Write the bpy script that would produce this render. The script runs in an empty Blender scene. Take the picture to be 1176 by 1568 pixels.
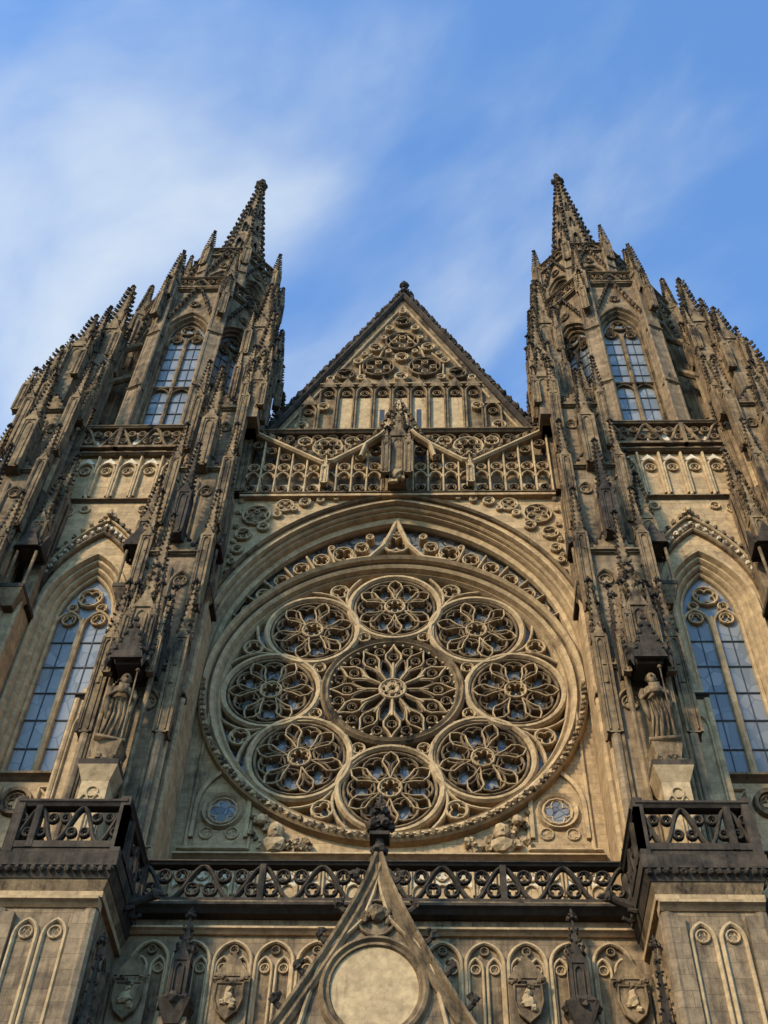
import bpy, math, random
from mathutils import Matrix, Vector
random.seed(7)
R=math.radians
PI=math.pi
ZS=1.042
scene=bpy.context.scene
scene.view_settings.view_transform='Standard'
scene.view_settings.look='None'
scene.view_settings.exposure=0

# ------------------------------------------------------------------ materials
def mat_stone(name,c1,c2,soot_shade,soot_amt,blocks=True,bump=0.5,nscale=.35,under=.7):
    m=bpy.data.materials.new(name); m.use_nodes=True
    nt=m.node_tree; N=nt.nodes; L=nt.links
    bs=N['Principled BSDF']; bs.inputs['Roughness'].default_value=0.92
    bs.inputs['Specular IOR Level'].default_value=0.15
    geo=N.new('ShaderNodeNewGeometry')
    sep=N.new('ShaderNodeSeparateXYZ'); L.new(geo.outputs['Position'],sep.inputs[0])
    my=N.new('ShaderNodeMath'); my.operation='MULTIPLY_ADD'; my.inputs[1].default_value=0.83
    L.new(sep.outputs['Y'],my.inputs[0]); L.new(sep.outputs['X'],my.inputs[2])
    cmb=N.new('ShaderNodeCombineXYZ'); L.new(my.outputs[0],cmb.inputs[0]); L.new(sep.outputs['Z'],cmb.inputs[1])
    br=N.new('ShaderNodeTexBrick'); L.new(cmb.outputs[0],br.inputs['Vector'])
    br.inputs['Color1'].default_value=(*c1,1); br.inputs['Color2'].default_value=(*c2,1)
    br.inputs['Mortar'].default_value=(c1[0]*.6,c1[1]*.6,c1[2]*.6,1)
    br.inputs['Scale'].default_value=1; br.inputs['Mortar Size'].default_value=0.010 if blocks else 0.0
    br.inputs['Mortar Smooth'].default_value=0.3
    br.inputs['Brick Width'].default_value=0.95; br.inputs['Row Height'].default_value=0.43
    br.inputs['Bias'].default_value=0.0
    n1=N.new('ShaderNodeTexNoise'); n1.inputs['Scale'].default_value=nscale; n1.inputs['Detail'].default_value=10; n1.inputs['Roughness'].default_value=0.75
    L.new(geo.outputs['Position'],n1.inputs['Vector'])
    mp=N.new('ShaderNodeMapping'); mp.inputs['Scale'].default_value=(2.4,2.4,0.2); L.new(geo.outputs['Position'],mp.inputs[0])
    n2=N.new('ShaderNodeTexNoise'); n2.inputs['Scale'].default_value=1.0; n2.inputs['Detail'].default_value=8; n2.inputs['Roughness'].default_value=0.75
    L.new(mp.outputs[0],n2.inputs['Vector'])
    ad=N.new('ShaderNodeMath'); ad.operation='ADD'; L.new(n1.outputs[0],ad.inputs[0]); L.new(n2.outputs[0],ad.inputs[1])
    rm=N.new('ShaderNodeMapRange'); rm.inputs['From Min'].default_value=1.16-soot_amt*0.42; rm.inputs['From Max'].default_value=1.38-soot_amt*0.34
    L.new(ad.outputs[0],rm.inputs['Value'])
    # darkens downward faces: grime on sheltered stone plus painted-in shade for contrast
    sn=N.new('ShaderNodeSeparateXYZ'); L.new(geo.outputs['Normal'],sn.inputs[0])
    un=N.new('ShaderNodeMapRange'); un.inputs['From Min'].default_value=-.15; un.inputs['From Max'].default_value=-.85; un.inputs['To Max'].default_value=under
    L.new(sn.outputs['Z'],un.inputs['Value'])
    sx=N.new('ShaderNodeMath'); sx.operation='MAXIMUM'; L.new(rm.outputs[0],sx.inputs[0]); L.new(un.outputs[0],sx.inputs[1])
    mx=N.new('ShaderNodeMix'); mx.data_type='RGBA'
    L.new(sx.outputs[0],mx.inputs['Factor']); L.new(br.outputs['Color'],mx.inputs['A']); mx.inputs['B'].default_value=(*soot_shade,1)
    n3=N.new('ShaderNodeTexNoise'); n3.inputs['Scale'].default_value=3.1; n3.inputs['Detail'].default_value=8; n3.inputs['Roughness'].default_value=.7
    L.new(geo.outputs['Position'],n3.inputs['Vector'])
    r3=N.new('ShaderNodeMapRange'); r3.inputs['From Min'].default_value=0.3; r3.inputs['From Max'].default_value=0.7; r3.inputs['To Min'].default_value=0.62; r3.inputs['To Max'].default_value=1.32
    L.new(n3.outputs[0],r3.inputs['Value'])
    ml=N.new('ShaderNodeMix'); ml.data_type='RGBA'; ml.blend_type='MULTIPLY'; ml.inputs['Factor'].default_value=1
    L.new(mx.outputs['Result'],ml.inputs['A']); L.new(r3.outputs[0],ml.inputs['B'])
    L.new(ml.outputs['Result'],bs.inputs['Base Color'])
    n4=N.new('ShaderNodeTexNoise'); n4.inputs['Scale'].default_value=6; n4.inputs['Detail'].default_value=8; n4.inputs['Roughness'].default_value=.7
    L.new(geo.outputs['Position'],n4.inputs['Vector'])
    sm=N.new('ShaderNodeMath'); sm.operation='MULTIPLY_ADD'; sm.inputs[1].default_value=-0.35 if blocks else 0.0
    L.new(br.outputs['Fac'],sm.inputs[0]); L.new(n4.outputs[0],sm.inputs[2])
    bp=N.new('ShaderNodeBump'); bp.inputs['Strength'].default_value=bump; bp.inputs['Distance'].default_value=0.06
    L.new(sm.outputs[0],bp.inputs['Height']); L.new(bp.outputs[0],bs.inputs['Normal'])
    return m
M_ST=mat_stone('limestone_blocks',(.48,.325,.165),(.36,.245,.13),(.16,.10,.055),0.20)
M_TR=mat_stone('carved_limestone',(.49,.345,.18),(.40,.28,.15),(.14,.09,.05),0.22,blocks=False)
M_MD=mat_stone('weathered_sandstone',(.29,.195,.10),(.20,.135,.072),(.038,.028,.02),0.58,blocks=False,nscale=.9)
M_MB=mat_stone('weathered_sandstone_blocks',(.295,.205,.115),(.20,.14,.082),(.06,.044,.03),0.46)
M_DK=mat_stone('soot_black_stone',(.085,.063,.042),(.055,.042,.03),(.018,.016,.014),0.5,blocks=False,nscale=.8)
M_PL=mat_stone('sunlit_tone_limestone',(.66,.56,.40),(.56,.46,.31),(.28,.20,.12),0.15,blocks=False)  # pale tone paints sunlight onto panels behind openings; pale foliage beads share it

def mat_glass(name,base,var,scale,lead=True,rough=0.12):
    m=bpy.data.materials.new(name); m.use_nodes=True
    nt=m.node_tree; N=nt.nodes; L=nt.links; bs=N['Principled BSDF']
    geo=N.new('ShaderNodeNewGeometry')
    vo=N.new('ShaderNodeTexVoronoi'); vo.inputs['Scale'].default_value=scale; L.new(geo.outputs['Position'],vo.inputs['Vector'])
    sp=N.new('ShaderNodeSeparateColor'); L.new(vo.outputs['Color'],sp.inputs[0])
    mx=N.new('ShaderNodeMix'); mx.data_type='RGBA'; L.new(sp.outputs[0],mx.inputs['Factor'])
    mx.inputs['A'].default_value=(*base,1); mx.inputs['B'].default_value=(*var,1)
    vd=N.new('ShaderNodeTexVoronoi'); vd.feature='DISTANCE_TO_EDGE'; vd.inputs['Scale'].default_value=scale; L.new(geo.outputs['Position'],vd.inputs['Vector'])
    lt=N.new('ShaderNodeMath'); lt.operation='GREATER_THAN'; lt.inputs[1].default_value=0.035; L.new(vd.outputs['Distance'],lt.inputs[0])
    m2=N.new('ShaderNodeMix'); m2.data_type='RGBA'; L.new(lt.outputs[0],m2.inputs['Factor']); m2.inputs['A'].default_value=(.02,.02,.02,1) if lead else (*base,1)
    L.new(mx.outputs['Result'],m2.inputs['B']); L.new(m2.outputs['Result'],bs.inputs['Base Color'])
    bs.inputs['Roughness'].default_value=rough; bs.inputs['Specular IOR Level'].default_value=0.5; bs.inputs['IOR'].default_value=1.5
    nn=N.new('ShaderNodeTexNoise'); nn.inputs['Scale'].default_value=1.6; L.new(geo.outputs['Position'],nn.inputs['Vector'])
    bp=N.new('ShaderNodeBump'); bp.inputs['Strength'].default_value=.35; bp.inputs['Distance'].default_value=.06; L.new(nn.outputs[0],bp.inputs['Height']); L.new(bp.outputs[0],bs.inputs['Normal'])
    return m
M_GR=mat_glass('rose_glass',(.08,.078,.072),(.22,.21,.19),3.2,rough=.3)
M_GW=mat_glass('window_glass',(.14,.15,.145),(.24,.24,.225),1.1,lead=False,rough=.25)
def mat_plain(name,c,rough=.6,metal=0):
    m=bpy.data.materials.new(name); m.use_nodes=True
    nt=m.node_tree; N=nt.nodes; L=nt.links; bs=N['Principled BSDF']
    geo=N.new('ShaderNodeNewGeometry')
    n=N.new('ShaderNodeTexNoise'); n.inputs['Scale'].default_value=2; n.inputs['Detail'].default_value=6; L.new(geo.outputs['Position'],n.inputs['Vector'])
    r=N.new('ShaderNodeMapRange'); r.inputs['To Min'].default_value=.6; r.inputs['To Max'].default_value=1.4; L.new(n.outputs[0],r.inputs['Value'])
    ml=N.new('ShaderNodeMix'); ml.data_type='RGBA'; ml.blend_type='MULTIPLY'; ml.inputs['Factor'].default_value=1; ml.inputs['A'].default_value=(*c,1); L.new(r.outputs[0],ml.inputs['B'])
    L.new(ml.outputs['Result'],bs.inputs['Base Color']); bs.inputs['Roughness'].default_value=rough; bs.inputs['Metallic'].default_value=metal
    return m
M_LEAD=mat_plain('dark_lead',(.03,.03,.03),.5)
M_ROOF=mat_plain('slate_roof',(.07,.075,.085),.7)
M_WOOD=mat_plain('bronze_door',(.07,.045,.025),.5,.3)

# ------------------------------------------------------------------ builder
class MB:
    def __init__(s): s.v=[];s.f=[];s.M=Matrix.Identity(4)
    def add(s,vs,fs):
        b=len(s.v); M=s.M
        for v in vs:
            s.v.append(tuple(M@Vector(v)))
        for f in fs: s.f.append(tuple(b+i for i in f))
    def obj(s,name,mat,parent,smooth=False,zs=ZS):
        me=bpy.data.meshes.new(name); me.from_pydata([(a,b,c*zs) for a,b,c in s.v],[],s.f); me.materials.append(mat); me.update()
        if smooth:
            for p in me.polygons: p.use_smooth=True
        o=bpy.data.objects.new(name,me); scene.collection.objects.link(o)
        if parent: o.parent=parent
        return o
def box(m,x0,x1,y0,y1,z0,z1):
    m.add([(x0,y0,z0),(x1,y0,z0),(x1,y1,z0),(x0,y1,z0),(x0,y0,z1),(x1,y0,z1),(x1,y1,z1),(x0,y1,z1)],
          [(0,1,5,4),(1,2,6,5),(2,3,7,6),(3,0,4,7),(4,5,6,7),(3,2,1,0)])
def frust(m,x,y,z0,z1,a0,b0,a1,b1,dy=0,dx=0):
    m.add([(x-a0,y-b0,z0),(x+a0,y-b0,z0),(x+a0,y+b0,z0),(x-a0,y+b0,z0),(x+dx-a1,y+dy-b1,z1),(x+dx+a1,y+dy-b1,z1),(x+dx+a1,y+dy+b1,z1),(x+dx-a1,y+dy+b1,z1)],
          [(0,1,5,4),(1,2,6,5),(2,3,7,6),(3,0,4,7),(4,5,6,7),(3,2,1,0)])
def octa(m,x,y,z,a,b,c):
    m.add([(x-a,y,z),(x+a,y,z),(x,y-b,z),(x,y+b,z),(x,y,z-c),(x,y,z+c)],
          [(0,2,5),(2,1,5),(1,3,5),(3,0,5),(2,0,4),(1,2,4),(3,1,4),(0,3,4)])
def blob(m,x,y,z,r,seg=7,rings=4,j=.3,sy=1,sz=1):
    vs=[(x,y,z-r*sz)]; fs=[]
    for i in range(1,rings):
        t=PI*i/rings
        for k in range(seg):
            a=2*PI*k/seg; q=r*(1+random.uniform(-j,j))
            vs.append((x+q*math.sin(t)*math.cos(a),y+q*sy*math.sin(t)*math.sin(a),z-q*sz*math.cos(t)))
    vs.append((x,y,z+r*sz)); n=len(vs)-1
    for k in range(seg):
        k2=(k+1)%seg
        fs.append((0,1+k2,1+k))
        for i in range(rings-2):
            o=1+i*seg; fs.append((o+k,o+k2,o+seg+k2,o+seg+k))
        fs.append((1+(rings-2)*seg+k,1+(rings-2)*seg+k2,n))
    m.add(vs,fs)
def prof(m,pts,pr,closed=False):
    n=len(pts); ns=[]
    for i in range(n):
        if closed: a=pts[i-1];b=pts[(i+1)%n]; p=pts[i]
        else: a=pts[max(i-1,0)];b=pts[min(i+1,n-1)];p=pts[i]
        def un(u,v):
            dx=v[0]-u[0];dz=v[1]-u[1];l=math.hypot(dx,dz) or 1
            return dx/l,dz/l
        if a==p: t=un(p,b); nx,nz=t[1],-t[0]
        elif b==p: t=un(a,p); nx,nz=t[1],-t[0]
        else:
            t1=un(a,p);t2=un(p,b); nx=t1[1]+t2[1];nz=-(t1[0]+t2[0]); l=math.hypot(nx,nz) or 1; nx/=l;nz/=l
            c=nx*t1[1]-nz*t1[0]; c=max(c,.45); nx/=c;nz/=c
        ns.append((nx,nz))
    vs=[];fs=[];k=len(pr)
    for (p,nn) in zip(pts,ns):
        for (o,y) in pr: vs.append((p[0]+nn[0]*o,y,p[1]+nn[1]*o))
    for i in range(n if closed else n-1):
        j=(i+1)%n
        for q in range(k-1): fs.append((i*k+q,i*k+q+1,j*k+q+1,j*k+q))
    if not closed:
        fs.append(tuple(range(k))); fs.append(tuple((n-1)*k+q for q in reversed(range(k))))
    m.add(vs,fs)
def rib(m,pts,w,yf,yb,closed=False):
    yf=yf+random.uniform(0,.014); h=w/2*random.uniform(.98,1.02); ym=yf+min((yb-yf)*.5,w*.45)
    prof(m,pts,[(-h,yb),(-h,ym),(-h*.35,yf),(h*.35,yf),(h,ym),(h,yb)],closed)
def circ(cx,cz,r,n=24,a0=0,a1=2*PI,full=True):
    if full: return [(cx+r*math.cos(2*PI*i/n+a0),cz+r*math.sin(2*PI*i/n+a0)) for i in range(n)]
    return [(cx+r*math.cos(a0+(a1-a0)*i/n),cz+r*math.sin(a0+(a1-a0)*i/n)) for i in range(n+1)]
def arch(cx,zs,hw,rise,n=8):
    c=(rise*rise-hw*hw)/(2*hw); Rr=hw+c; ae=math.acos(max(-1,min(1,c/Rr)))
    r=[(cx-c+Rr*math.cos(ae*i/n),zs+Rr*math.sin(ae*i/n)) for i in range(n+1)]
    r[-1]=(cx,zs+rise)
    return r+[(2*cx-p[0],p[1]) for p in reversed(r[:-1])]
def archz(x,cx,zs,hw,rise):
    c=(rise*rise-hw*hw)/(2*hw); Rr=hw+c; d=abs(x-cx)
    return zs+math.sqrt(max(0,Rr*Rr-(d+c)**2))
def foil(m,cx,cz,r,n,w,yf,yb,rot=0,ring=True):
    if ring: rib(m,circ(cx,cz,r-w/2,max(12,int(r*14)) if r<2 else 40),w,yf,yb,True)
    s=math.sin(PI/n); rr=(r-w)*s/(1+s)*1.06; d=(r-w)-rr
    for k in range(n):
        a=rot+2*PI*k/n
        rib(m,circ(cx+d*math.cos(a),cz+d*math.sin(a),rr,7,a-R(118),a+R(118),False),w*.62,yf+.05,yb)
def wall_arch(m,x0,x1,z0,z1,y,cx,zb,zs,hw,rise,n=16):
    q=lambda a,b,c,d:m.add([(a,y,c),(b,y,c),(b,y,d),(a,y,d)],[(0,1,2,3)])
    q(x0,cx-hw,z0,z1); q(cx+hw,x1,z0,z1)
    if zb>z0: q(cx-hw,cx+hw,z0,zb)
    for i in range(n):
        a=cx-hw+2*hw*i/n; b=cx-hw+2*hw*(i+1)/n
        m.add([(a,y,archz(a,cx,zs,hw,rise)),(b,y,archz(b,cx,zs,hw,rise)),(b,y,z1),(a,y,z1)],[(0,1,2,3)])
def archpath(cx,zb,zs,hw,rise,n=9):
    return [(cx+hw,zb)]+arch(cx,zs,hw,rise,n)+[(cx-hw,zb)]
def gablet(m,x,y,z,hw,h,d=.12):
    m.add([(x-hw,y,z),(x+hw,y,z),(x,y,z+h),(x-hw,y+d,z),(x+hw,y+d,z),(x,y+d,z+h)],[(0,1,2),(3,5,4),(0,2,5,3),(1,4,5,2),(0,3,4,1)])
def finial(m,x,y,z,s):
    box(m,x-s*.12,x+s*.12,y-s*.12,y+s*.12,z-s*.2,z+s*1.5)
    for k in range(4):
        a=k*PI/2
        blob(m,x+math.cos(a)*s*.42,y+math.sin(a)*s*.42,z+s*.55,s*.32,5,3)
        blob(m,x+math.cos(a)*s*.26,y+math.sin(a)*s*.26,z+s*1.05,s*.2,5,3)
    octa(m,x,y,z+s*1.5,s*.2,s*.2,s*.35)
DK=MB();MD=MB()
def spire4(m,x,y,z0,w,h,step=None):
    a=w/2; frust(m,x,y,z0,z0+h,a,a,a*.1,a*.1)
    step=step or max(.3,w*.6); n=max(3,int(h/step)); s=min(.22,w*.22)
    dark=(m is MD and DK.M==MD.M)
    for i in range(1,n):
        t=i/n; e=a*(1-t)+a*.1*t; z=z0+h*t
        for sx in(-1,1):
            for sy in(-1,1):
                k=DK if dark and random.random()<.4 else m
                q=random.uniform(.8,1.15)
                octa(k,x+sx*(e+s*.35),y+sy*(e+s*.35),z+random.uniform(-.04,.04),s*q,s*q,s*.9)
                octa(k,x+sx*(e+s*.75),y+sy*(e+s*.75),z+s*.6,s*.5,s*.5,s*.5)
    finial(DK if dark else m,x,y,z0+h-s*.5,max(.24,w*.36))
def pinnacle(m,x,y,z0,w,hs,hp):
    a=w/2
    if hs>0:
        box(m,x-a,x+a,y-a,y+a,z0,z0+hs)
        box(m,x-a*1.18,x+a*1.18,y-a*1.18,y+a*1.18,z0+hs-w*.1,z0+hs+.02)
        c=w*.1
        for sx in(-1,1):
            for sy in(-1,1):
                box(m,x+sx*a-c,x+sx*a+c,y+sy*a-c,y+sy*a+c,z0,z0+hs-w*.12)
        if hs>w*1.2:
            rib(m,archpath(x,z0+.1,z0+hs-w*.75,a*.55,a*.9,4),w*.12,y-a-.07,y-a+.02)
    for k in range(4):
        old=m.M.copy()
        m.M=old@Matrix.Translation((x,y,0))@Matrix.Rotation(k*PI/2,4,'Z')
        gablet(m,0,-a*1.15,z0+hs,a*1.05,w*1.25,.16*w)
        octa(m,0,-a*1.1,z0+hs+w*1.3,w*.15,w*.15,w*.22)
        octa(m,-a*.6,-a*1.12,z0+hs+w*.62,w*.12,w*.12,w*.12); octa(m,a*.6,-a*1.12,z0+hs+w*.62,w*.12,w*.12,w*.12)
        m.M=old
    spire4(m,x,y,z0+hs,w*.84,hp)
def cluster(m,x,y,z0,w,hs,hp,f=.42):
    pinnacle(m,x,y,z0,w,hs,hp)
    for sx in(-1,1):
        for sy in(-1,1):
            pinnacle(m,x+sx*w*.62,y+sy*w*.62,z0,w*f,hs*.72,hp*.42)
def crockline(m,p,q,y,step,s,dy=0):
    L=math.hypot(q[0]-p[0],q[1]-p[1]); n=max(1,int(L/step))
    tx,tz=(q[0]-p[0])/L,(q[1]-p[1])/L
    for i in range(n):
        t=(i+.6)/n
        x=p[0]+(q[0]-p[0])*t; z=p[1]+(q[1]-p[1])*t
        blob(m,x,y,z,s*random.uniform(.85,1.15),6,4,.28)
        blob(m,x+tx*s*.6,y-s*.3,z+tz*s*.6+s*.5,s*.6,5,3,.3)
def tube(m,pts,rad,seg=8):
    vs=[];fs=[];n=len(pts)
    for i,p in enumerate(pts):
        a=Vector(pts[max(0,i-1)]);b=Vector(pts[min(n-1,i+1)]);t=(b-a).normalized()
        u=t.cross(Vector((0,0,1)))
        if u.length<.01:u=Vector((1,0,0))
        u.normalize();v=t.cross(u)
        for k in range(seg):
            q=Vector(p)+(u*math.cos(2*PI*k/seg)+v*math.sin(2*PI*k/seg))*rad[i]; vs.append(tuple(q))
    for i in range(n-1):
        for k in range(seg):
            k2=(k+1)%seg; fs.append((i*seg+k,i*seg+k2,(i+1)*seg+k2,(i+1)*seg+k))
    fs.append(tuple(range(seg)));fs.append(tuple((n-1)*seg+k for k in range(seg)))
    m.add(vs,fs)
def shaft(m,x,y,z0,z1,r,n=8):
    vs=[];fs=[]
    for z in(z0,z1):
        for k in range(n): vs.append((x+r*math.cos(2*PI*k/n),y+r*math.sin(2*PI*k/n),z))
    for k in range(n): fs.append((k,(k+1)%n,n+(k+1)%n,n+k))
    fs.append(tuple(range(n,2*n)));m.add(vs,fs)
def string(m,x0,x1,y,z,h=.22,d=.25,back=.3):
    pr=[(y+back,z),(y,z),(y-d*.5,z+h*.35),(y-d,z+h*.55),(y-d,z+h*.85),(y,z+h*1.25),(y+back,z+h*1.25)]
    vs=[(x0,a,b) for a,b in pr]+[(x1,a,b) for a,b in pr]; k=len(pr)
    m.add(vs,[(i,(i+1)%k,k+(i+1)%k,k+i) for i in range(k)]+[tuple(range(k)),tuple(range(2*k-1,k-1,-1))])
def balustrade(m,x0,x1,y,z0,z1,n,th=.22,rail=.16):
    string(m,x0,x1,y,z1-rail,rail,.1,th+.1)
    box(m,x0,x1,y-.04,y+th,z0,z0+rail)
    w=(x1-x0)/n; a=z0+rail; b=z1-rail; h=b-a
    for i in range(n):
        cx=x0+w*(i+.5)
        s=1 if i%2 else -1
        z_c=(a+b)/2
        pts=[(cx-w/2,z_c-s*h*.5)]
        for k in range(1,8):
            t=k/8; pts.append((cx-w/2+w*t,z_c-s*h*.5*math.cos(PI*t)))
        pts.append((cx+w/2,z_c+s*h*.5))
        rib(m,pts,h*.11,y,y+th)
        r=min(w*.26,h*.28)
        foil(m,cx-w*.2,z_c+s*h*.2,r,3,h*.06,y+.02,y+th*.9,rot=s*PI/2)
        foil(m,cx+w*.2,z_c-s*h*.2,r,3,h*.06,y+.02,y+th*.9,rot=-s*PI/2)
        if i%4==0: box(m,cx-w/2-.09,cx-w/2+.09,y-.06,y+th+.02,z0,z1-rail)

def glass_arch(m,cx,zb,zs,hw,rise,y,n=14):
    vs=[(cx-hw,y,zb),(cx+hw,y,zb)]+[(p[0],y,p[1]) for p in arch(cx,zs,hw,rise,n)]
    m.add(vs,[tuple(range(len(vs)))])
def lancet(mt,mg,ml,cx,zb,zs,hw,rise,y,w=.16,bars=1.0,transom=None):
    glass_arch(mg,cx,zb,zs,hw,rise,y+.25)
    yb=y+.24
    rib(mt,archpath(cx,zb,zs,hw-w*.5,rise-w*.4),w,y,yb)
    rib(mt,[(cx,zb),(cx,zs)],w,y+.01,yb)
    sub=hw/2
    for s in(-1,1):
        rib(mt,archpath(cx+s*sub,zb,zs-hw*.35,sub-w*.45,sub*1.35,6),w*.8,y+.03,yb)
        foil(mt,cx+s*sub,zs-hw*.05,sub*.52,3,w*.5,y+.06,yb,rot=PI/2)
    foil(mt,cx,zs+rise*.47,hw*.46,4,w*.75,y+.02,yb,rot=PI/4)
    foil(mt,cx-hw*.5,zs+rise*.12+sub*.5,hw*.2,3,w*.5,y+.05,yb); foil(mt,cx+hw*.5,zs+rise*.12+sub*.5,hw*.2,3,w*.5,y+.05,yb)
    z=zb+bars
    while z<zs-hw*.3:
        box(ml,cx-hw,cx+hw,y+.19,y+.235,z-.02,z+.02); z+=bars
    for s in(-1,1): box(ml,cx+s*sub-.015,cx+s*sub+.015,y+.2,y+.238,zb,zs-hw*.3)
    if transom:
        rib(mt,[(cx-hw,transom),(cx+hw,transom)],w*1.3,y-.02,yb)
        for s in(-1,1): rib(mt,arch(cx+s*sub,transom-sub*1.2,sub-w*.45,sub*1.0,6),w*.7,y+.03,yb)

root=bpy.data.objects.new('gothic_cathedral',None); scene.collection.objects.link(root)
ST,TR,MBk,GR,GW,LD,PL=MB(),MB(),MB(),MB(),MB(),MB(),MB()
ALL=[ST,TR,MD,MBk,DK,GR,GW,LD,PL]
def setM(M):
    for m in ALL: m.M=M.copy()
I4=Matrix.Identity(4)

# ================================================================== rose bay
RC=32.25
AZS,AHW,AR=33.6,7.5,8.75
yW=0.0; yR=.62
wall_arch(ST,-8.2,8.2,19.5,43.0,yW,0,19.5,AZS,AHW+.42,AR+.5,40)
prof(TR,archpath(0,20.5,AZS,AHW+.42,AR+.5,22),[(0.02,yW),(-.06,yW-.12),(-.14,yW-.1),(-.17,yW+.05),(-.18,yW+.18),(-.27,yW+.12),(-.33,yW+.2),(-.35,yW+.36),(-.42,yW+.33),(-.46,yW+.45),(-.5,yR+.3)])
prof(MD,archpath(0,33,AZS+.1,AHW+.62,AR+.62,22),[(-.08,yW+.02),(-.08,yW-.16),(0,yW-.26),(.08,yW-.16),(.08,yW+.02)])
N=72;RO=7.35
for i in range(N):
    a=-7.6+15.2*i/N;b=-7.6+15.2*(i+1)/N
    za=RC-math.sqrt(max(0,RO*RO-a*a))/ZS
    zb=RC-math.sqrt(max(0,RO*RO-b*b))/ZS
    ST.add([(a,yR,19.6),(b,yR,19.6),(b,yR,zb),(a,yR,za)],[(0,1,2,3)])
glass_arch(GR,0,24,AZS,AHW,AR,yR+.62,30)
RS=1.035
setM(Matrix.Translation((0,0,RC))@Matrix.Diagonal((RS,1,RS/ZS,1))@Matrix.Translation((0,0,-RC)))
prof(TR,circ(0,RC,6.55,96),[(-.12,yR+.6),(-.08,yR+.3),(.0,yR+.12),(.1,yR+.2),(.17,yR-.05),(.3,yR-.15),(.4,yR+.02),(.48,yR-.3),(.6,yR-.42),(.70,yR-.3),(.74,yR+.05),(.74,yR+.3)],True)
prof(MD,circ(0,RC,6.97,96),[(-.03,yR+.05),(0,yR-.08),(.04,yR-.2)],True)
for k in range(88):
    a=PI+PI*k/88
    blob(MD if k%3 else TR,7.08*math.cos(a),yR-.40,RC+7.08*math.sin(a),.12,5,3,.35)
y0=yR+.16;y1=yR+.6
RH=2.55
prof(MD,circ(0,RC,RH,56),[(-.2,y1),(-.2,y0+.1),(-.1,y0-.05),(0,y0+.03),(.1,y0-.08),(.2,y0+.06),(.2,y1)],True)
for k in range(40):
    a=2*PI*k/40; blob(TR,2.36*math.cos(a),y0+.08,RC+2.36*math.sin(a),.075,5,3,.2)
CD,CR=4.62,1.86
for k in range(8):
    a=PI/2+k*PI/4; cx=CD*math.cos(a);cz=RC+CD*math.sin(a)
    rib(TR,circ(cx,cz,CR-.02,36),.25,y0,y1,True)
    rib(MD,circ(cx,cz,CR-.24,32),.11,y0+.1,y1,True)
    for j in range(6):
        b=a+j*PI/3+PI/6
        foil(MD,cx+1.0*math.cos(b),cz+1.0*math.sin(b),.53,4,.085,y0+.1,y1,rot=b+PI/4)
        b2=b+PI/6
        q=lambda u,v,b=b2,cx=cx,cz=cz:(cx+u*math.cos(b)-v*math.sin(b),cz+u*math.sin(b)+v*math.cos(b))
        rib(TR,[q(.42,0),q(.85,.13),q(1.15,.30),q(1.42,.22),q(1.62,0)],.06,y0+.07,y1)
        rib(TR,[q(.42,0),q(.85,-.13),q(1.15,-.30),q(1.42,-.22),q(1.62,0)],.06,y0+.07,y1)
    foil(TR,cx,cz,.45,6,.09,y0+.02,y1,rot=a)
    b=a+PI/8
    foil(TR,6.0*math.cos(b),RC+6.0*math.sin(b),.42,3,.1,y0+.05,y1,rot=b+PI)
    for s in(-1,1):
        pts=[]
        for t in range(7):
            u=t/6; rr=5.1+1.4*u; bb=b+s*(.01+.16*u*u)
            pts.append((rr*math.cos(bb),RC+rr*math.sin(bb)))
        rib(TR,pts,.12,y0+.06,y1)
        pts=[]
        for t in range(6):
            u=t/5; rr=4.2-1.5*u; bb=b+s*(.01+.24*u*u)
            pts.append((rr*math.cos(bb),RC+rr*math.sin(bb)))
        rib(TR,pts,.1,y0+.06,y1)
    foil(TR,3.08*math.cos(b),RC+3.08*math.sin(b),.27,3,.07,y0+.05,y1,rot=b)
foil(TR,0,RC,.55,8,.12,y0-.05,y1)
for k in range(20):
    a=2*PI*k/20; blob(TR,.2*math.cos(a),y0+.05,RC+.2*math.sin(a),.12,5,3,.3)
for k in range(12):
    a=PI/2+k*PI/6
    c,s=math.cos(a),math.sin(a)
    def L2(u,v): return (u*c-v*s,RC+u*s+v*c)
    a2=a+PI/12;c2,s2=math.cos(a2),math.sin(a2)
    def L3(u,v): return (u*c2-v*s2,RC+u*s2+v*c2)
    big=(k%2==0)
    rib(TR,[L2(.55,0),L2(1.35,0)],.12 if big else .08,y0-.03*big,y1)
    for g in(-1,1):
        rib(TR,[L2(.95,0),L2(1.3,g*.12),L2(1.6,g*.30),L2(1.85,g*.29),L2(2.1,g*.12),L2(2.35,0)],.09 if big else .07,y0+.02,y1)
        rib(MD,[L3(.62,-.1*g),L3(1.1,-.2*g),L3(1.45,-.1*g),L3(1.6,0)],.07,y0+.05,y1)
    foil(MD,*L2(1.72,0),.2,4,.05,y0+.05,y1,rot=a)
    foil(MD,*L3(2.08,0),.22,3,.055,y0+.07,y1,rot=a2)
setM(I4)
prof(TR,arch(0,AZS,AHW-.1,AR-.1,20),[(.0,yR+.6),(-.16,yR+.3),(-.12,yR+.1),(.1,yR)])
foil(TR,0,40.75,.66,4,.12,yR+.08,y1,rot=PI/4)
foil(TR,0,41.65,.2,3,.06,yR+.1,y1)
rib(TR,[(-2.2,39.55),(-1.2,39.75),(-.55,40.6),(-.2,41.6),(0,42.3)],.24,yR+.0,y1); rib(TR,[(0,42.3),(.2,41.6),(.55,40.6),(1.2,39.75),(2.2,39.55)],.24,yR-.02,y1)
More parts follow.
